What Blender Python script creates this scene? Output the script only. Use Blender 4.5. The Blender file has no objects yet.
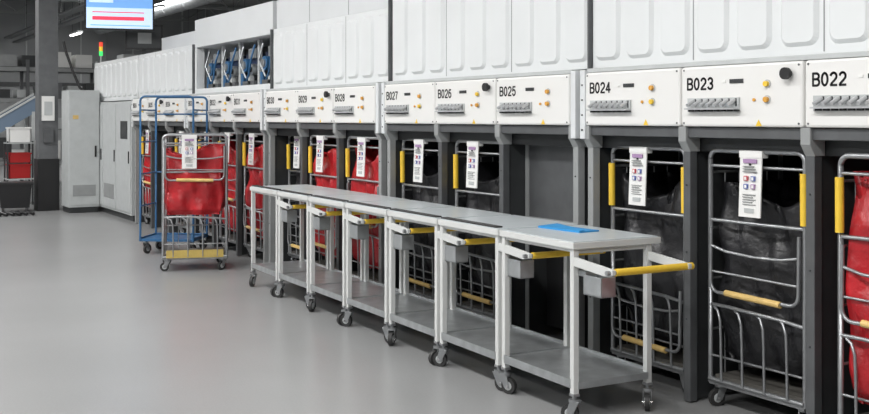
import bpy, math, random
from mathutils import Vector, Matrix
random.seed(4)
R=math.radians
sc=bpy.context.scene
sc.view_settings.view_transform='Standard'

# ---------------- materials ----------------
def mat(name,col,rough=.5,metal=0,noise=0,nscale=8,bump=0,bscale=40,emit=0,coat=0):
    m=bpy.data.materials.new(name); m.use_nodes=True
    nt=m.node_tree; b=nt.nodes['Principled BSDF']
    b.inputs['Base Color'].default_value=(*col,1)
    b.inputs['Roughness'].default_value=rough
    b.inputs['Metallic'].default_value=metal
    if coat: b.inputs['Coat Weight'].default_value=coat
    if emit:
        b.inputs['Emission Color'].default_value=(*col,1); b.inputs['Emission Strength'].default_value=emit
    tc=nt.nodes.new('ShaderNodeTexCoord')
    if noise:
        n=nt.nodes.new('ShaderNodeTexNoise'); n.inputs['Scale'].default_value=nscale; n.inputs['Detail'].default_value=6
        r=nt.nodes.new('ShaderNodeValToRGB')
        r.color_ramp.elements[0].position=.3; r.color_ramp.elements[1].position=.7
        r.color_ramp.elements[0].color=(*[max(0,c*(1-noise)) for c in col],1)
        r.color_ramp.elements[1].color=(*[min(1,c*(1+noise)) for c in col],1)
        nt.links.new(tc.outputs['Object'],n.inputs['Vector'])
        nt.links.new(n.outputs['Fac'],r.inputs['Fac']); nt.links.new(r.outputs['Color'],b.inputs['Base Color'])
    if bump:
        n2=nt.nodes.new('ShaderNodeTexNoise'); n2.inputs['Scale'].default_value=bscale; n2.inputs['Detail'].default_value=4
        bp=nt.nodes.new('ShaderNodeBump'); bp.inputs['Strength'].default_value=bump; bp.inputs['Distance'].default_value=.02
        nt.links.new(tc.outputs['Object'],n2.inputs['Vector'])
        nt.links.new(n2.outputs['Fac'],bp.inputs['Height']); nt.links.new(bp.outputs['Normal'],b.inputs['Normal'])
    return m
M={}
M['white']=mat('white_enamel',(.74,.76,.765),.40,noise=.03,nscale=2)
M['white2']=mat('white_cover',(.68,.70,.71),.5,noise=.04,nscale=1.5)
M['panel']=mat('label_panel_white',(.79,.785,.765),.35)
M['grey']=mat('grey_paint',(.30,.31,.31),.45,noise=.06)
M['lgrey']=mat('light_grey_paint',(.50,.52,.52),.45,noise=.05)
M['dgrey']=mat('dark_grey_steel',(.05,.053,.055),.4,.3,noise=.1)
M['mgrey']=mat('mid_grey_steel',(.13,.135,.14),.4,.4,noise=.1)
M['black']=mat('black_plastic',(.012,.012,.013),.5)
M['zinc']=mat('zinc_tube',(.36,.37,.38),.38,.75,noise=.08,nscale=20)
M['galv']=mat('galvanised_sheet',(.46,.48,.49),.3,.7,noise=.15,nscale=9)
M['chrome']=mat('chrome',(.75,.75,.75),.15,1)
M['clip']=mat('clip_silver',(.55,.56,.57),.3,.3)
M['tpaint']=mat('table_paint',(.60,.61,.60),.4)
M['ttop']=mat('table_top_laminate',(.52,.56,.58),.3,noise=.04,nscale=6)
M['yellow']=mat('yellow_sleeve',(.85,.56,.05),.45,noise=.08,nscale=14)
M['yelworn']=mat('worn_yellow_sleeve',(.72,.50,.18),.5,noise=.15,nscale=14)
M['yeldull']=mat('dull_yellow_sleeve',(.50,.37,.10),.5,noise=.1,nscale=14)
M['redbag']=mat('red_bag_fabric',(.42,.014,.02),.36,noise=.35,nscale=5,bump=1,bscale=9)
M['redcrate']=mat('red_crate_plastic',(.42,.02,.02),.4)
M['blkbag']=mat('black_bag_fabric',(.012,.012,.014),.42,noise=.3,nscale=5,bump=1,bscale=9)
M['deck']=mat('steel_deck',(.10,.095,.085),.6,noise=.15)
M['rubber']=mat('rubber',(.03,.03,.03),.6)
M['sign']=mat('sign_white',(.82,.82,.80),.5)
M['red']=mat('red_ink',(.55,.10,.12),.5)
M['blue']=mat('blue_ink',(.13,.17,.42),.5)
M['purple']=mat('purple_sticker',(.38,.24,.42),.5)
M['bluepaint']=mat('blue_paint',(.03,.12,.26),.4)
M['chute']=mat('blue_grey_paint',(.16,.22,.30),.45)
M['bluecloth']=mat('blue_folder',(.03,.28,.62),.5)
M['orange']=mat('orange_button',(.72,.36,.06),.35)
M['navy']=mat('navy_steel',(.02,.03,.07),.4,.3)
M['scrblue']=mat('screen_blue',(.16,.36,.72),.4,emit=.8)
M['scrwhite']=mat('screen_white',(.55,.70,.88),.4,emit=.75)
M['scrred']=mat('screen_red',(.75,.05,.10),.4,emit=.7)
M['green']=mat('lamp_green',(.05,.7,.15),.4,emit=1.0)
M['lampred']=mat('lamp_red',(.8,.06,.03),.4,emit=.8)
M['lampyel']=mat('lamp_amber',(.8,.5,.03),.4,emit=.5)
M['tube']=mat('lamp_tube',(1,.98,.95),.4,emit=7)
M['wall']=mat('wall_grey',(.30,.31,.315),.7,noise=.08,nscale=.6)
M['ceil']=mat('ceiling_deck',(.42,.425,.42),.8,noise=.08,nscale=.8)
M['concrete']=mat('column_grey',(.12,.125,.13),.6,noise=.1)

def floor_mat():
    m=bpy.data.materials.new('polished_concrete'); m.use_nodes=True; nt=m.node_tree; b=nt.nodes['Principled BSDF']
    tc=nt.nodes.new('ShaderNodeTexCoord')
    n=nt.nodes.new('ShaderNodeTexNoise'); n.inputs['Scale'].default_value=.5; n.inputs['Detail'].default_value=3; n.inputs['Roughness'].default_value=.5
    r=nt.nodes.new('ShaderNodeValToRGB'); r.color_ramp.elements[0].position=.2; r.color_ramp.elements[1].position=.8
    r.color_ramp.elements[0].color=(.272,.275,.275,1); r.color_ramp.elements[1].color=(.318,.322,.322,1)
    n2=nt.nodes.new('ShaderNodeTexNoise'); n2.inputs['Scale'].default_value=70; n2.inputs['Detail'].default_value=2
    r2=nt.nodes.new('ShaderNodeValToRGB'); r2.color_ramp.elements[0].position=.2; r2.color_ramp.elements[1].position=.8
    r2.color_ramp.elements[0].color=(.93,.93,.93,1); r2.color_ramp.elements[1].color=(1,1,1,1)
    mx=nt.nodes.new('ShaderNodeMixRGB'); mx.blend_type='MULTIPLY'; mx.inputs[0].default_value=1
    L=nt.links
    L.new(tc.outputs['Object'],n.inputs['Vector']);L.new(tc.outputs['Object'],n2.inputs['Vector'])
    L.new(n.outputs['Fac'],r.inputs['Fac']);L.new(n2.outputs['Fac'],r2.inputs['Fac'])
    L.new(r.outputs['Color'],mx.inputs[1]);L.new(r2.outputs['Color'],mx.inputs[2])
    L.new(mx.outputs[0],b.inputs['Base Color'])
    b.inputs['Roughness'].default_value=.27
    return m
M['floor']=floor_mat()

# ---------------- mesh builder ----------------
class MB:
    def __init__(s): s.v=[];s.f=[];s.m=[];s.sm=[];s.mats=[]
    def mi(s,k):
        if k not in s.mats: s.mats.append(k)
        return s.mats.index(k)
    def add(s,vs,fs,k,smooth=False):
        o=len(s.v); i=s.mi(k); s.v+= [tuple(p) for p in vs]
        for f in fs: s.f.append([o+a for a in f]); s.m.append(i); s.sm.append(smooth)
    def box(s,x0,x1,y0,y1,z0,z1,k):
        if x0>x1:x0,x1=x1,x0
        if y0>y1:y0,y1=y1,y0
        if z0>z1:z0,z1=z1,z0
        vs=[(x0,y0,z0),(x1,y0,z0),(x1,y1,z0),(x0,y1,z0),(x0,y0,z1),(x1,y0,z1),(x1,y1,z1),(x0,y1,z1)]
        s.add(vs,[(0,3,2,1),(4,5,6,7),(0,1,5,4),(1,2,6,5),(2,3,7,6),(3,0,4,7)],k)
    def prism(s,poly,ext,k):
        n=len(poly); e=Vector(ext); vs=[Vector(p) for p in poly]+[Vector(p)+e for p in poly]
        fs=[tuple(range(n))[::-1],tuple(range(n,2*n))]+[(i,(i+1)%n,n+(i+1)%n,n+i) for i in range(n)]
        s.add(vs,fs,k)
    def tube(s,pts,r,k,seg=8,closed=False):
        P=[Vector(p) for p in pts]; n=len(P); vs=[];fs=[]
        up=None
        for i,p in enumerate(P):
            if closed: t=(P[(i+1)%n]-P[i-1])
            elif i==0:t=P[1]-P[0]
            elif i==n-1:t=P[-1]-P[-2]
            else:t=(P[i+1]-P[i]).normalized()+(P[i]-P[i-1]).normalized()
            t.normalize()
            if up is None:
                a=Vector((0,0,1)) if abs(t.z)<.9 else Vector((1,0,0))
                up=(a-t*a.dot(t)).normalized()
            else:
                up=(up-t*up.dot(t)).normalized()
            w=t.cross(up)
            for j in range(seg):
                an=2*math.pi*j/seg; vs.append(p+(up*math.cos(an)+w*math.sin(an))*r)
        m=n if closed else n-1
        for i in range(m):
            for j in range(seg):
                a=i*seg+j;b=i*seg+(j+1)%seg;c=((i+1)%n)*seg+(j+1)%seg;d=((i+1)%n)*seg+j
                fs.append((a,b,c,d))
        s.add(vs,fs,k,True)
        if not closed:
            s.add(vs[:seg],[tuple(range(seg))[::-1]],k); s.add(vs[-seg:],[tuple(range(seg))],k)
    def cyl(s,a,b,r,k,seg=16): s.tube([a,b],r,k,seg)
    def mesh(s,name):
        me=bpy.data.meshes.new(name); me.from_pydata(s.v,[],s.f)
        for k in s.mats: me.materials.append(M[k])
        for p,i,sm in zip(me.polygons,s.m,s.sm): p.material_index=i; p.use_smooth=sm
        me.update(); return me
    def obj(s,name,parent=None,bevel=0,loc=(0,0,0),rotz=0):
        o=bpy.data.objects.new(name,s.mesh(name)); sc.collection.objects.link(o)
        o.location=loc;o.rotation_euler[2]=rotz
        if parent:o.parent=parent
        if bevel: addbev(o,bevel)
        return o
def addbev(o,w,seg=2):
    b=o.modifiers.new('bevel','BEVEL'); b.width=w;b.segments=seg;b.limit_method='ANGLE';b.angle_limit=R(60)
def empty(name,loc=(0,0,0),rotz=0):
    e=bpy.data.objects.new(name,None); sc.collection.objects.link(e); e.location=loc;e.rotation_euler[2]=rotz; return e
def inst(me,name,loc,rotz,bevel=0,parent=None):
    o=bpy.data.objects.new(name,me); sc.collection.objects.link(o); o.location=loc;o.rotation_euler[2]=rotz
    if parent:o.parent=parent
    if bevel:addbev(o,bevel)
    return o
def arc(cx,cz,r,a0,a1,n=5):
    return [(cx+r*math.cos(R(a0+(a1-a0)*i/n)),cz+r*math.sin(R(a0+(a1-a0)*i/n))) for i in range(n+1)]
def earc(cx,cz,rx,rz,a0,a1,n=10):
    return [(cx+rx*math.cos(R(a0+(a1-a0)*i/n)),cz+rz*math.sin(R(a0+(a1-a0)*i/n))) for i in range(n+1)]
def rrect(x0,x1,z0,z1,r,n=4):
    return arc(x1-r,z0+r,r,-90,0,n)+arc(x1-r,z1-r,r,0,90,n)+arc(x0+r,z1-r,r,90,180,n)+arc(x0+r,z0+r,r,180,270,n)

# --- bold sans-serif stroke glyphs ---
G={
'B':[[(.12,.1),(.12,1.4)],[(.12,1.4),(.55,1.4)]+earc(.55,1.09,.33,.31,90,-90,8)+[(.12,.78)],[(.55,.78)]+earc(.58,.44,.35,.34,90,-90,8)+[(.12,.1)]],
'0':[earc(.5,.75,.36,.65,0,360,20)],
'1':[[(.2,1.1),(.45,1.25),(.58,1.4),(.58,.1)]],
'2':[earc(.5,1.02,.36,.38,165,-25,10)+[(.6,.6),(.25,.3),(.14,.1),(.88,.1)]],
'3':[earc(.48,1.07,.33,.33,160,-90,10),earc(.48,.44,.37,.34,90,-160,10)],
'4':[[(.66,.1),(.66,1.4),(.1,.45),(.92,.45)]],
'5':[[(.82,1.4),(.26,1.4),(.16,.78)]+earc(.48,.52,.36,.42,120,-155,12)],
'6':[earc(.5,.5,.36,.4,0,360,16),earc(.56,.75,.42,.65,60,190,10)],
'7':[[(.12,1.4),(.88,1.4),(.55,.8),(.40,.1)]],
'8':[earc(.5,1.08,.30,.32,0,360,14),earc(.5,.44,.36,.34,0,360,14)],
'9':[earc(.5,1.0,.36,.4,0,360,16),earc(.44,.75,.42,.65,-120,10,10)]}
def glyphs(b,text,x,y,z,h,k):
    s=h/1.5; hw=.125*s; adv=1.13*s
    for ci,ch in enumerate(text):
        oy=y-ci*adv
        for st in G[ch]:
            P=[Vector((oy-p[0]*s,z+p[1]*s)) for p in st]
            for i in range(len(P)-1):
                d=(P[i+1]-P[i])
                if d.length<1e-6: continue
                d.normalize(); nrm=Vector((-d.y,d.x))*hw; e=d*hw*.55
                q=[P[i]-e+nrm,P[i+1]+e+nrm,P[i+1]+e-nrm,P[i]-e-nrm]
                b.prism([(x,p.x,p.y) for p in q],(-.0012,0,0),k)

def caster(b,x,y,zt,r=.05,ang=0,wk='rubber'):
    c,s_=math.cos(ang),math.sin(ang)
    def P(u,v,z):return (x+u*c-v*s_,y+u*s_+v*c,z)
    off=.025
    b.cyl(P(off,-.014,r),P(off,.014,r),r,wk,16)
    b.cyl(P(off,-.016,r),P(off,.016,r),r*.55,'lgrey',12)
    b.cyl(P(off,-.03,r),P(off,.03,r),.008,'chrome',8)
    for sgn in(-1,1):
        v=sgn*.024
        b.prism([P(off-.02,v-.002,r-.012),P(off+.02,v-.002,r-.012),P(.02,v-.002,r*2+.02),P(-.035,v-.002,r*2+.02)],Vector(P(0,.004,0))-Vector(P(0,0,0)),'zinc')
    b.cyl(P(0,0,r*2+.012),P(0,0,r*2+.028),.032,'zinc',12)
    b.cyl(P(0,0,r*2+.02),P(0,0,zt),.012,'zinc',8)

# ---------------- room ----------------
X0,X1,Y0,Y1,H=-9,17,-6,42,6.3
b=MB(); b.box(X0,X1,Y0,Y1,-.1,0,'floor'); b.obj('floor')
b=MB(); b.box(X0,X1,Y0,Y1,H,H+.1,'ceil'); b.obj('ceiling')
b=MB(); b.box(X0,X1,Y1,Y1+.2,0,H,'wall')
b.obj('wall_far')
b=MB(); b.box(X0-.2,X0,Y0,Y1,0,H,'wall'); b.obj('wall_left')
b=MB(); b.box(X1,X1+.2,Y0,Y1,0,H,'wall'); b.obj('wall_right')
b=MB(); b.box(X0,X1,Y0-.2,Y0,0,H,'wall'); b.obj('wall_back')
b=MB()
for x in range(-8,17,1): b.box(x,x+.05,Y1-.04,Y1-.001,.2,H-.05,'lgrey' if x%2 else 'grey')
b.box(X0+.01,X1-.01,Y1-.08,Y1-.001,2.9,3.05,'dgrey')
b.box(X0+.01,X1-.01,Y1-.06,Y1-.001,0.001,.2,'dgrey')
b.obj('trim_1')
b=MB()
for y in (0,6,12,18,24,30,36,41):
    b.box(X0+.02,X1-.02,y-.07,y+.07,5.55,5.62,'grey'); b.box(X0+.02,X1-.02,y-.07,y+.07,6.18,6.25,'grey')
    x=X0+.3;k=0
    while x<X1-1:
        b.tube([(x,y,5.6 if k%2 else 6.2),(x+.8,y,6.2 if k%2 else 5.6)],.03,'grey',6); x+=.8;k+=1
b.obj('ceiling_trusses')
b=MB()
b.tube([(9.5,-5,5.1),(9.5,41,5.1)],.22,'galv',16)
for y in range(-4,41,2): b.tube([(9.5,y-.03,5.1),(9.5,y+.03,5.1)],.235,'galv',16); b.cyl((9.5,y,5.3),(9.5,y,H),.01,'dgrey',6)
b.obj('air_duct')
b=MB()
for z,x in((4.6,6.2),(4.45,6.5),(4.9,7.4)):
    b.box(x-.12,x+.12,0,41,z,z+.06,'galv' if x>7 else 'mgrey')
    for y in range(1,41,4): b.cyl((x,y,z),(x,y,H),.012,'dgrey',6)
b.obj('cable_tray')
def lum(x,y,z,name='ceiling_lamp',L=1.5):
    b=MB(); b.box(-.09,.09,-L/2,L/2,0.02,.08,'white'); b.cyl((-.04,-L/2+.03,.0),(-.04,L/2-.03,.0),.018,'tube',8);b.cyl((.04,-L/2+.03,.0),(.04,L/2-.03,.0),.018,'tube',8)
    for yy in(-L/2+.2,L/2-.2): b.cyl((0,yy,.08),(0,yy,H-z),.006,'dgrey',6)
    return b.obj(name,loc=(x,y,z))
for x in(-5,.8,3.4,8.2,12.5):
    for y in(10,17,24,29,34,39):
        if x==3.4 and y<24: continue
        lum(x,y,5.0 if x<3 else 4.7)
def area(x,y,z,sx,sy,p,col=(1,.99,.98),rx=0,ry=0):
    l=bpy.data.lights.new('ceiling_light','AREA'); l.shape='RECTANGLE';l.size=sx;l.size_y=sy;l.energy=p;l.color=col
    o=bpy.data.objects.new('ceiling_light',l); sc.collection.objects.link(o);o.location=(x,y,z);o.rotation_euler=(rx,ry,0)
for y in(2,10,18): area(.2,y,5.3,.7,6,430)
for y in(2,10): area(-5,y,5.3,.7,6,370)
for y in(6,16): area(9,y,4.9,.7,8,260)
area(1,30,5.3,1,8,520); area(9,33,5.3,1,8,520)

# ---------------- sorting machine ----------------
mach=empty('mail_sorting_machine')
PX=4.45; UX=4.58; U=.9
groups=[-.04+0, 2.82, 5.68, 8.55, 11.42, 14.29]
num=19
lab=MB(); frame=MB(); dark=MB(); det=MB(); upper=MB(); txt=MB()
def triangle(b,y,z):
    b.prism([(PX-.003,y-.022,z),(PX-.003,y+.022,z),(PX-.003,y,z+.036)],(.002,0,0),'yellow')
def ribs(ya,yb,n,z0,z1):
    W=(yb-ya)/n
    for k in range(n):
        q0=ya+k*W+W*.10; q1=ya+(k+1)*W-W*.10
        o=rrect(q0,q1,z0,z1,.06); ii=rrect(q0+.022,q1-.022,z0+.022,z1-.022,.045)
        N=len(o); vs=[(UX-.0005,y,z) for y,z in o]+[(UX-.020,y,z) for y,z in ii]
        upper.add(vs,[(j,(j+1)%N,N+(j+1)%N,N+j) for j in range(N)],'white',False)
        upper.add(vs,[tuple(range(N,2*N))],'white')
for gi,g in enumerate(groups):
    g1=g+3*U
    for u in range(3):
        a=g+u*U; c=a+U
        lab.box(PX,PX+.36,a+.006,c-.006,1.65,2.0,'panel')
        glyphs(txt,'B%03d'%num,PX-.0005,c-.055,1.862,.072,'black'); idx=num; num+=1
        det.box(PX-.004,PX,c-.39,c-.49,1.895,1.918,'dgrey'); det.box(PX-.004,PX,c-.335,c-.36,1.90,1.915,'sign')
        det.box(PX-.012,PX,c-.07,c-.465,1.735,1.815,'lgrey')
        det.box(PX-.045,PX-.012,c-.075,c-.46,1.748,1.757,'clip')
        for k in range(7):
            yy=c-.11-k*.052
            det.cyl((PX-.058,yy-.004,1.772),(PX-.008,yy-.012,1.80),.0125,'clip',10)
            det.box(PX-.0135,PX-.012,yy-.03,yy-.02,1.765,1.81,'dgrey')
        for k in range(8): det.box(PX-.03,PX-.012,c-.095-k*.05,c-.125-k*.05,1.737,1.747,'black')
        for zz in(1.80,1.885):
            det.cyl((PX-.004,c-.66,zz),(PX+.01,c-.66,zz),.024,'lgrey',14)
            det.cyl((PX-.022,c-.66,zz),(PX,c-.66,zz),.015,'orange' if (idx+int(zz>1.85))%3 else 'yellow',12)
        det.cyl((PX-.010,c-.57,1.80),(PX,c-.57,1.80),.009,'orange',10)
        if idx%3==2:
            det.cyl((PX-.045,c-.81,1.935),(PX-.022,c-.81,1.935),.032,'black',14);det.cyl((PX-.03,c-.81,1.935),(PX,c-.81,1.935),.018,'dgrey',12)
        for yy in(a+.03,c-.03):
            for zz in(1.67,1.98): det.cyl((PX-.003,yy,zz),(PX,yy,zz),.006,'mgrey',8)
        triangle(det,a+.3,1.655)
        frame.box(PX+.03,PX+.09,a,c,1.585,1.645,'mgrey')
        frame.box(PX+.14,PX+.16,a,c,1.50,1.585,'dgrey')
    for k in range(4):
        yb=g+k*U
        w=.028
        frame.box(PX+.05,PX+.11,yb-w,yb+w,0.01,1.585,'grey' if k in(0,3) else 'mgrey')
        frame.prism([(PX+.012,yb-w-.004,1.65),(PX+.012,yb-w-.004,1.56),(PX+.05,yb-w-.004,1.50),(PX+.13,yb-w-.004,1.50),(PX+.13,yb-w-.004,1.65)],(0,2*w+.008,0),'grey')
        dark.box(PX+.115,5.55,yb-.012,yb+.012,.02,1.648,'dgrey')
        for zz in(.5,.9,1.3): det.cyl((PX+.046,yb,zz),(PX+.05,yb,zz),.006,'dgrey',6)
    frame.box(PX+.004,PX+.05,g1+.004,g1+.055,1.56,2.02,'white2')
    frame.box(PX+.004,PX+.05,g-.055,g-.004,1.56,2.02,'white2')
    for zz in(1.62,1.72,1.82,1.92): det.cyl((PX,g1+.03,zz),(PX+.004,g1+.03,zz),.007,'dgrey',8)
    dark.box(5.56,5.6,g,g1,.02,2.0,'black')
    frame.box(5.35,5.5,g,g1,.02,.12,'dgrey')
    dark.box(PX+.38,6.2,g,g1,1.66,2.03,'mgrey')
    top=2.72
    ua,ub=g-.075,g1+.075
    if gi!=4:
        tz=top if gi>=3 else 3.0
        upper.box(UX,6.2,ua,ub,2.035,tz,'white')
        ribs(ua,ub,9,2.085,tz-.05)
        W=(ub-ua)/9
        for k in(3,6): det.box(UX-.002,UX,ua+k*W-.004,ua+k*W+.004,2.05,tz-.01,'grey')
    frame.box(UX-.03,UX+.02,ua-.006,ua+.012,2.02,3.05 if gi<4 else 2.72,'mgrey')
    if gi==3:
        upper.box(UX+.03,6.2,ua+.02,ub-.02,top+.005,3.05,'white2')
        for k in(1,2): det.box(UX+.027,UX+.03,ua+k*(ub-ua)/3-.004,ua+k*(ub-ua)/3+.004,top+.01,3.04,'grey')
    frame.box(PX+.02,PX+.30,g,g1,2.003,2.03,'lgrey')
upper.box(UX+.35,6.2,14.3,17.0,2.725,3.0,'white2')
g=groups[4]; ua,ub=g-.075,g+3*U+.075
upper.box(UX,6.2,ua,ub,2.67,3.05,'white2'); upper.box(UX,UX+.12,ua,ua+.07,2.035,2.67,'white'); upper.box(UX,UX+.12,ub-.07,ub,2.035,2.67,'white')
upper.box(UX,UX+.12,ua+.07,ub-.07,2.035,2.10,'white'); dark.box(5.3,5.35,ua,ub,2.03,2.67,'dgrey')
dark.box(UX+.02,5.3,ua,ub,2.03,2.06,'dgrey')
for k in range(4):
    y=ua+.42+k*.66
    det.box(UX+.16,UX+.5,y-.2,y+.2,2.30,2.50,'navy'); det.box(UX+.12,UX+.2,y-.22,y+.02,2.44,2.56,'galv')
    det.box(UX+.14,UX+.18,y-.3,y-.24,2.10,2.66,'lgrey')
    det.cyl((UX+.10,y+.1,2.36),(UX+.25,y+.1,2.36),.085,'bluepaint',16); det.cyl((UX+.08,y+.1,2.36),(UX+.10,y+.1,2.36),.05,'galv',14)
    det.cyl((UX+.10,y-.12,2.30),(UX+.25,y-.12,2.30),.07,'galv',16); det.cyl((UX+.08,y-.12,2.30),(UX+.10,y-.12,2.30),.035,'black',14)
    det.tube([(UX+.12,y-.2,2.60),(UX+.06,y-.24,2.44),(UX+.08,y-.1,2.24),(UX+.12,y+.1,2.15)],.013,'bluepaint',8)
    det.tube([(UX+.12,y+.18,2.60),(UX+.07,y+.2,2.4),(UX+.12,y+.1,2.2)],.014,'galv',8)
    det.box(UX+.10,UX+.15,y-.1,y-.02,2.10,2.24,'lgrey'); det.cyl((UX+.12,y+.2,2.10),(UX+.12,y+.2,2.26),.03,'bluepaint',10); det.box(UX+.1,UX+.3,y-.22,y+.22,2.11,2.16,'mgrey')
ya,yb=17.12,20.15
upper.box(UX,6.2,ya,yb,2.0,2.72,'white')
ribs(ya,yb,9,2.06,2.66)
endc=MB()
endc.box(4.52,6.2,17.3,20.15,.10,1.98,'lgrey'); endc.box(4.56,6.2,17.35,20.1,.0,.1,'dgrey')
for y0_,y1_ in((17.34,18.25),(18.29,19.2),(19.24,20.12)):
    endc.box(4.505,4.52,y0_,y1_,.14,1.93,'lgrey'); endc.box(4.49,4.505,y0_+.05,y0_+.08,.95,1.15,'black')
endc.box(4.50,4.506,18.4,19.1,.3,.55,'grey')
endc.box(4.501,4.506,17.5,17.95,1.35,1.65,'dgrey')
endc.obj('end_cabinet',mach,.008)
lab.obj('label_panels',mach,.014); frame.obj('frame_posts',mach,.004); dark.obj('inner_body',mach)
det.obj('controls',mach); upper.obj('upper_covers',mach,.006); txt.obj('bay_numbers',mach)
b=MB(); b.box(4.72,4.74,5.74,6.54,.95,1.58,'mgrey'); b.box(4.71,4.72,5.72,5.76,.02,1.6,'grey'); b.box(4.71,4.72,6.52,6.56,.02,1.6,'grey'); b.box(4.70,4.72,5.74,6.54,.90,.95,'grey')
b.box(4.9,4.92,5.74,6.54,.1,.9,'black'); b.obj('blanking_panel',mach)

# ---------------- roll cages ----------------
def bag(b,k,x=.305,y0=.035,y1=.56,z0=.26,z1=1.36,seed=0):
    rnd=random.Random(seed); ph=[rnd.uniform(0,6.28) for _ in range(8)]
    nx,nz=22,32
    def off(u,z):
        return .022*math.sin(9*u+ph[0]+3*z)+.016*math.sin(23*u+ph[1]-9*z)+.016*math.sin(17*z+ph[2]+7*u)+.012*math.sin(37*u+14*z+ph[3])
    per=[]
    for i in range(nx): per.append((-x+2*x*i/nx,y0,0,-1))
    for i in range(nx): per.append((x,y0+(y1-y0)*i/nx,1,0))
    for i in range(nx): per.append((x-2*x*i/nx,y1,0,1))
    for i in range(nx): per.append((-x,y1-(y1-y0)*i/nx,-1,0))
    N=len(per);vs=[]
    for j in range(nz+1):
        t=j/nz
        for i,(px,py,dx,dy) in enumerate(per):
            sag=.07*math.sin(3*px*3+ph[4])*(t**3)-.07*(t**3)*max(0,1-(px/x)**2)
            z=z0+(z1-z0)*t+sag*.8
            bulge=.03*math.sin(math.pi*min(1,t*1.1))-.01
            o=(off(px+py,z)*.9+bulge)*.9-(.03 if t<.04 else 0)
            vs.append((px+dx*o,py+dy*min(o,.05),z))
    fs=[(j*N+i,j*N+(i+1)%N,(j+1)*N+(i+1)%N,(j+1)*N+i) for j in range(nz) for i in range(N)]
    o0=len(vs)
    for i,(px,py,dx,dy) in enumerate(per):
        vs.append((px*.9,.3+(py-.3)*.88,z1-.12+.03*math.sin(7*px+ph[5])))
    for i in range(N): fs.append((nz*N+i,nz*N+(i+1)%N,o0+(i+1)%N,o0+i))
    vs.append((0,.3,z1-.2)); c=len(vs)-1
    for i in range(N): fs.append((o0+i,o0+(i+1)%N,c))
    b.add(vs,fs,k,True)
def cage_mesh(k,seed,gz=0,left=True,right=True,frame='zinc',free=False):
    b=MB(); w=.345;d=.6;zt=1.51
    Z=frame
    for y in(0,d):
        pth=[(-w,y,.14),(-w,y,zt-.05)]+[(px,y,pz) for px,pz in arc(-w+.05,zt-.05,.05,180,90,4)]+[(px,y,pz) for px,pz in arc(w-.05,zt-.05,.05,90,0,4)]+[(w,y,.14)]
        b.tube(pth,.015,Z,8)
    for x in(-w,w):
        for z in(.16,.45,.75,1.05,1.38): b.tube([(x,0,z),(x,d,z)],.008,Z,6)
        for y in(.12,.24,.36,.48): b.tube([(x,y,.16),(x,y,1.38)],.005,Z,6)
    for x in(-.2,-.07,.07,.2): b.tube([(x,d,.16),(x,d,1.38)],.005,Z,6)
    for z in(.45,.9,1.38): b.tube([(-w,d,z),(w,d,z)],.008,Z,6)
    b.tube([(-w,0,1.42),(w,0,1.42)],.009,Z,6)
    b.tube([(-w,0,1.10),(w,0,1.10)],.011,Z,6)
    zb=.68+gz
    pth=[(-w+.025,-.02,zb+.38)]+[(px,-.025,pz) for px,pz in arc(-w+.085,zb+.06,.06,180,270,4)]+[(px,-.025,pz) for px,pz in arc(w-.085,zb+.06,.06,270,360,4)]+[(w-.025,-.02,zb+.38)]
    b.tube(pth,.011,Z,8)
    b.tube([(-w+.03,-.02,zb+.27),(-.2,-.025,zb+.245),(0,-.028,zb+.235),(.2,-.025,zb+.24),(w-.03,-.02,zb+.26)],.009,Z,6)
    b.tube([(-w+.03,-.02,zb+.12),(w-.03,-.02,zb+.11)],.007,Z,6)
    b.tube([(-.2,-.027,zb+.005),(.2,-.027,zb-.005)],.019,'yelworn',12)
    b.tube([(-w,0,.60),(-.2,-.02,.605),(0,-.03,.60),(.2,-.02,.59),(w,0,.57)],.011,Z,8)
    for x in(-.25,-.09,.07,.23):
        b.tube([(x-.05,-.015,.59),(x-.01,-.03,.575),(x+.012,-.032,.52),(x+.015,-.03,.42),(x+.015,-.025,.16)],.0085,Z,6)
    b.tube([(-w,-.01,.16),(w,-.01,.16)],.014,Z,8); b.tube([(-w,0,.30),(w,0,.30)],.007,Z,6)
    b.box(-w,w,-.01,.02,.13,.165,Z);b.box(-w,w,d-.02,d+.01,.13,.165,Z);b.box(-w-.01,-w+.02,0,d,.13,.165,Z);b.box(w-.02,w+.01,0,d,.13,.165,Z)
    b.box(-w+.02,w-.02,.02,d-.02,.165,.185,'deck')
    if free: b.box(-.31,.31,-.03,-.012,.15,.235,'yeldull')
    for x,on in((-w,left),(w,right)):
        if on: b.tube([(x,-.008,1.12),(x,-.010,1.40)],.022,'yellow',10)
    for x,y,a in((-w+.04,.04,R(200)),(w-.04,.04,R(240)),(-w+.04,d-.04,R(170)),(w-.04,d-.04,R(210))): caster(b,x,y,.135,.05,a+seed)
    bag(b,k,seed=seed,z0=.62 if free else .26,z1=1.38 if k=='redbag' else 1.30,y0=.035 if k=='redbag' else .07)
    sx=-.14+.05*(seed%2); sw=.158
    b.prism([(sx,-.04,1.14),(sx+sw,-.04,1.14),(sx+sw,-.026,1.48),(sx,-.026,1.48)],(0,.008,0),'sign')
    b.box(sx-.004,sx+sw+.004,-.03,.02,1.475,1.515,'sign')
    cx=sx+sw/2
    b.box(sx+.03,sx+sw-.03,-.036,-.03,1.445,1.468,'purple')
    b.box(cx-.04,cx-.012,-.0415,-.03,1.345,1.372,'red'); b.box(cx+.012,cx+.04,-.0415,-.03,1.345,1.372,'blue')
    b.box(cx-.04,cx-.012,-.0425,-.03,1.30,1.327,'blue'); b.box(cx+.012,cx+.04,-.0425,-.03,1.30,1.327,'purple')
    for px,pz in((-.026,1.358),(.026,1.358),(-.026,1.313),(.026,1.313)):
        b.box(cx+px-.007,cx+px+.007,-.044,-.036,pz-.009,pz+.009,'sign')
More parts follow.
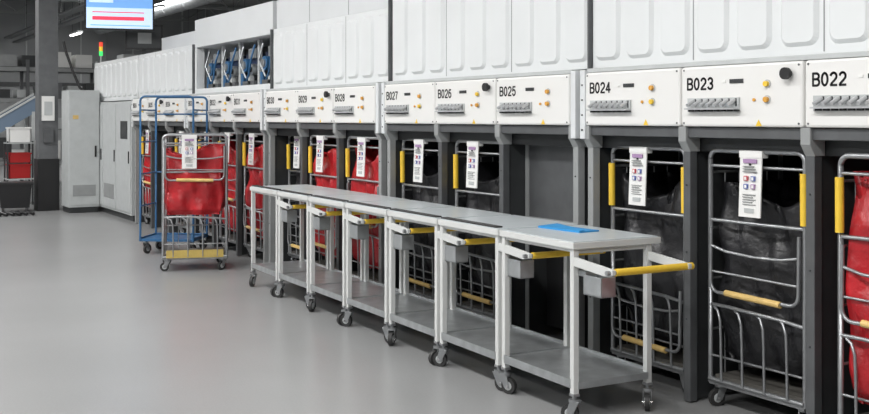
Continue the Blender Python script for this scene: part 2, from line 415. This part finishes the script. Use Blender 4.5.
    b.box(cx-.035,cx+.035,-.0435,-.036,1.165,1.19,'lgrey')
    for q in range(3): b.box(sx+.03,sx+sw-.03-.01*q,-.040,-.03,1.395+q*.015,1.399+q*.015,'grey')
    for q in range(5): b.box(sx+.03,sx+sw-.035-.02*(q%2),-.043,-.034,1.21+q*.014,1.2135+q*.014,'grey')
    b.cyl((cx,-.037,1.437),(cx,-.028,1.437),.006,'black',8)
    return b.mesh('roll_cage_mesh')
cA=cage_mesh('blkbag',1,0,False,True)
cB=cage_mesh('blkbag',2,-.42,True,True)
cC=cage_mesh('blkbag',5,-.42,True,False)
rA=cage_mesh('redbag',3,0,True,False)
rB=cage_mesh('redbag',4,-.3,True,False)
rF=cage_mesh('redbag',6,.33,False,False,free=True)
def put(me,x,y,r=-90): return inst(me,'roll_cage',(x,y,0),R(r))
def uc(g,u): return groups[g]+U*(u+.5)
CX=4.60
put(cA,CX-.01,uc(1,1));put(cB,CX,uc(1,2),-91)
put(rA,4.50,uc(1,0)-.09,-89)
put(cC,CX,uc(0,1));put(rB,CX,uc(0,2)-.05,-90)
put(cB,CX,uc(2,1)); put(cC,CX,uc(2,2)+.02,-91)
put(rA,CX-.03,uc(3,0)); put(rB,CX-.03,uc(3,1)); put(cB,CX+.1,uc(3,2))
put(rB,CX-.03,uc(4,0)); put(rA,CX-.03,uc(4,1)); put(rA,CX,uc(4,2)); put(rB,CX,uc(5,0)); put(rA,CX,uc(5,2))
put(rF,3.68,11.4,-19)
b=MB(); w=.34;d=.55;zt=1.97
for y in(0,d):
    b.tube([(-w,y,.16),(-w,y,zt-.06)]+[(px,y,pz) for px,pz in arc(-w+.06,zt-.06,.06,180,90,4)]+[(px,y,pz) for px,pz in arc(w-.06,zt-.06,.06,90,0,4)]+[(w,y,.16)],.014,'bluepaint',8)
for x in(-w,w):
    for z in(.2,.6,1.0,1.4,1.8): b.tube([(x,0,z),(x,d,z)],.010,'bluepaint',6)
for z in(.2,1.0,1.75): b.tube([(-w,d,z),(w,d,z)],.010,'bluepaint',6)
b.box(-w,w,0,d,.16,.19,'bluepaint')
for x in(-w+.05,w-.05):
    for y in(.06,d-.06): caster(b,x,y,.17,.06,1.2)
b.obj('blue_trolley',loc=(3.82,12.95,0),rotz=R(-36))

# ---------------- table carts ----------------
def table_mesh(i):
    b=MB(); W=.58;L=.765;Z=1.01
    b.box(0,W+.05,0,L,Z-.042,Z-.006,'tpaint'); b.box(.012,W+.038,.012,L-.012,Z-.006,Z,'ttop')
    if i>0:
        b.box(.022,.075,.06,L-.0,Z,Z+.010,'rubber')
    s=.036
    for x in(.01,W-.01-s):
        for y in(.01,L-.01-s):
            b.box(x,x+s,y,y+s,.15,Z-.042,'tpaint')
            b.box(x-.004,x+s+.004,y-.004,y+s+.004,.145,.16,'zinc')
            caster(b,x+s/2,y+s/2,.15,.05,[2.2,4.0,5.1,3.3][(i*3+int(x>.1)+2*int(y>.1))%4])
    for y in(.02,L-.045): b.box(.04,W-.04,y,y+.02,Z-.07,Z-.042,'tpaint')
    for x in(.018,W-.038): b.box(x,x+.02,.04,L-.04,Z-.062,Z-.042,'tpaint')
    b.box(.012,W-.012,.012,L-.012,.215,.222,'galv')
    for x in(.004,W-.016): b.box(x,x+.012,.04,L-.04,.19,.24,'galv')
    for y in(.004,L-.016): b.box(.04,W-.04,y,y+.012,.185,.225,'galv')
    for x in(.012,W-.036):
        b.prism([(x,.03,.925),(x,.03,.875),(x,-.26,.852),(x,-.33,.865),(x,-.33,.892),(x,-.26,.900)],(.022,0,0),'tpaint')
    b.tube([(-.01,-.305,.876),(W+.02,-.305,.876)],.013,'zinc',10)
    b.tube([(.05,-.305,.876),(W+.01,-.305,.876)],.020,'yellow',12)
    b.box(.03,.13,-.21,-.05,.725,.735,'galv')
    for q in((.03,.036,-.21,-.05),(.124,.13,-.21,-.05),(.03,.13,-.21,-.204),(.03,.13,-.056,-.05)): b.box(*q,.725,.835,'galv')
    b.box(.04,.12,-.06,.02,.82,.85,'galv')
    return b.mesh('table_cart_mesh')
tm=[table_mesh(0),table_mesh(1),table_mesh(2)]
ang=R(-1.9)
for i in range(7):
    y=4.62+i*.785
    inst(tm[0] if i==0 else tm[1+i%2],'table_cart',(3.645+.033*i*.785,y,0),ang,.003)
b=MB(); b.box(-.08,.08,-.19,.19,0,.008,'bluecloth'); b.prism([(-.08,-.19,.008),(-.04,-.19,.012),(.07,.18,.016),(-.08,.19,.008)],(0,0,.004),'bluecloth'); b.obj('blue_folder',loc=(4.03,5.16,1.0105),rotz=R(4))

# ---------------- background things ----------------
b=MB(); b.box(-.17,.17,-.17,.17,0,H,'concrete'); b.box(-.19,.19,-.19,.19,0,.95,'black'); b.box(-.12,.1,-.21,-.17,1.65,2.1,'sign'); b.box(-.08,.06,-.216,-.21,1.75,2.0,'lgrey'); b.box(-.1,.08,-.22,-.17,1.25,1.5,'mgrey')
b.obj('steel_column',loc=(3.76,20.35,0),rotz=0)
b=MB(); b.box(-.27,.27,-.3,.3,.1,2.2,'lgrey'); b.box(-.25,.25,-.28,.28,0,.1,'dgrey'); b.box(-.26,.26,-.315,-.3,.14,2.16,'lgrey'); b.box(.18,.21,-.335,-.315,1.0,1.2,'black'); b.box(-.2,-.10,-.32,-.315,1.68,1.75,'yelworn'); b.box(-.2,.2,-.32,-.315,.3,.5,'grey')
cab=b.obj('electrical_cabinet',bevel=.01,loc=(4.23,19.72,0),rotz=0)
b=MB(); b.tube([(-.24,.28,.9),(-.2,.25,.7),(-.1,.15,.35),(0,.05,.05),(.05,0,0.0)],.025,'black',8)
o=b.obj('power_cable',cab); o.location=(0,0,2.2)
e=empty('wall_monitor',(4.28,17.1,3.45),R(-14))
b=MB(); b.box(-.54,.54,0,.06,-.34,.34,'black'); b.box(-.51,.51,-.004,0,-.31,.31,'scrwhite'); b.box(-.51,.51,-.006,-.004,.02,.31,'scrblue'); b.box(-.42,.38,-.008,-.006,-.18,-.12,'scrred')
b.box(-.42,.38,-.008,-.006,-.06,-.045,'scrred')
b.box(-.47,-.1,-.008,-.006,.1,.2,'scrwhite'); b.box(-.45,.47,-.008,-.006,-.27,-.255,'scrblue'); b.box(-.05,.05,.06,.12,-.1,H-3.45,'dgrey')
o=b.obj('screen',e)
b=MB()
b.cyl((0,0,0),(0,0,.14),.012,'lgrey',8); b.cyl((0,0,.14),(0,0,.22),.035,'green',14);b.cyl((0,0,.225),(0,0,.305),.035,'lampyel',14);b.cyl((0,0,.31),(0,0,.39),.035,'lampred',14);b.cyl((0,0,.39),(0,0,.41),.036,'black',14);b.cyl((0,0,0),(0,0,.015),.04,'black',12)
b.obj('signal_tower',loc=(4.66,20.0,2.722))
b=MB(); b.box(-.3,.3,0,.05,0,.42,'black'); b.box(-.27,.27,-.003,0,.03,.39,'dgrey'); b.box(-.1,.12,-.005,-.003,.1,.28,'grey'); b.box(-.03,.03,.05,.09,-.1,.3,'dgrey');b.box(-.12,.12,-.02,.15,-.115,-.1,'dgrey')
b.obj('operator_display',loc=(4.78,17.5,2.837),rotz=R(-15))
# inclined conveyor chute
b=MB()
def cv(x): return 1.62+(x-3.5)*.62
xa,xb=1.7,4.15
for y in(-.4,.4):
    b.prism([(xa,y,cv(xa)-.14),(xb,y,cv(xb)-.14),(xb,y,cv(xb)+.16),(xa,y,cv(xa)+.16)],(0,.04,0),'chute')
    b.prism([(xa,y-.02,cv(xa)+.16),(xb,y-.02,cv(xb)+.16),(xb,y-.02,cv(xb)+.20),(xa,y-.02,cv(xa)+.20)],(0,.08,0),'lgrey')
b.prism([(xa,-.36,cv(xa)),(xb,-.36,cv(xb)),(xb,-.36,cv(xb)+.03),(xa,-.36,cv(xa)+.03)],(0,.76,0),'rubber')
for x in(1.9,2.9,4.0):
    for y in(-.38,.42): b.box(x-.03,x+.03,y-.03,y+.03,0,cv(x)-.1,'lgrey')
    b.box(x-.02,x+.02,-.38,.42,.35,.4,'grey')
b.box(1.9,4.0,-.4,-.37,.35,.4,'grey'); b.box(3.2,3.6,-.3,.3,.9,1.3,'dgrey')
b.obj('inclined_conveyor',loc=(-.1,22.9,0))
b=MB()
for x in(0,1.8,3.6,5.4,7.2):
    for y in(0,.9): b.box(x-.04,x+.04,y-.04,y+.04,0,3.2,'mgrey')
for z in(.5,1.3,2.1,2.9):
    for y in(0,.9): b.box(0,7.2,y-.025,y+.025,z,z+.1,'grey')
    b.box(0,7.2,0,.9,z+.1,z+.12,'mgrey')
    x=.15
    while x<6.9:
        w=random.uniform(.3,.6); h=random.uniform(.2,.5)
        b.box(x,x+w,.1,.8,z+.12,z+.12+h,random.choice(['lgrey','mgrey','sign','dgrey','lgrey','grey'])); x+=w+random.uniform(.05,.25)
b.obj('storage_rack',loc=(1.2,28.5,0))
b=MB()
for x in(-.23,.23):
    for y in(-.18,.18): b.box(x-.015,x+.015,y-.015,y+.015,0,1.25,'dgrey')
for z in(.5,1.2): b.box(-.25,.25,-.2,.2,z,z+.02,'lgrey')
def crate(z0,h,k):
    b.box(-.2,.2,-.16,.16,z0,z0+.01,k)
    for q in((-.2,.2,-.16,-.15),(-.2,.2,.15,.16),(-.2,-.19,-.16,.16),(.19,.2,-.16,.16)): b.box(*q,z0,z0+h,k)
    b.box(-.215,.215,-.175,-.16,z0+h-.03,z0+h,k); b.box(-.215,.215,.16,.175,z0+h-.03,z0+h,k)
crate(.52,.28,'redcrate'); crate(.82,.2,'redcrate'); crate(1.22,.3,'sign')
b.obj('crate_stand',loc=(3.52,21.9,0))
b=MB()
b.prism([(-.24,-.22,.08),(.24,-.22,.08),(.28,-.26,.50),(-.28,-.26,.50)],(0,.46,0),'black')
b.box(-.31,.31,-.29,.22,.50,.54,'black')
for x in(-.2,.2):
    for y in(-.18,.18): b.cyl((x-.02,y,.045),(x+.02,y,.045),.045,'rubber',12); b.box(x-.01,x+.01,y-.01,y+.01,.045,.09,'dgrey')
b.obj('black_bin',loc=(3.2,20.3,0),rotz=R(-8))
b=MB()
for k in range(6):
    b.tube([(k*.11,0,.03),(k*.11+.1,.15,.06),(k*.11+.2,-.1,.03)],.028,'black',6)
b.obj('cable_bundle',loc=(2.6,19.4,0))

# ---------------- world & camera ----------------
w=bpy.data.worlds.new('world'); sc.world=w; w.use_nodes=True
w.node_tree.nodes['Background'].inputs[0].default_value=(.6,.63,.66,1); w.node_tree.nodes['Background'].inputs[1].default_value=.4
cam=bpy.data.cameras.new('camera'); co=bpy.data.objects.new('camera',cam); sc.collection.objects.link(co)
co.location=(0,0,1.7); co.rotation_euler=(R(90),0,R(-30.74))
cam.sensor_width=36; cam.lens=36*1050/869; cam.shift_y=-89/869; cam.clip_end=200; cam.clip_start=.05
sc.camera=co
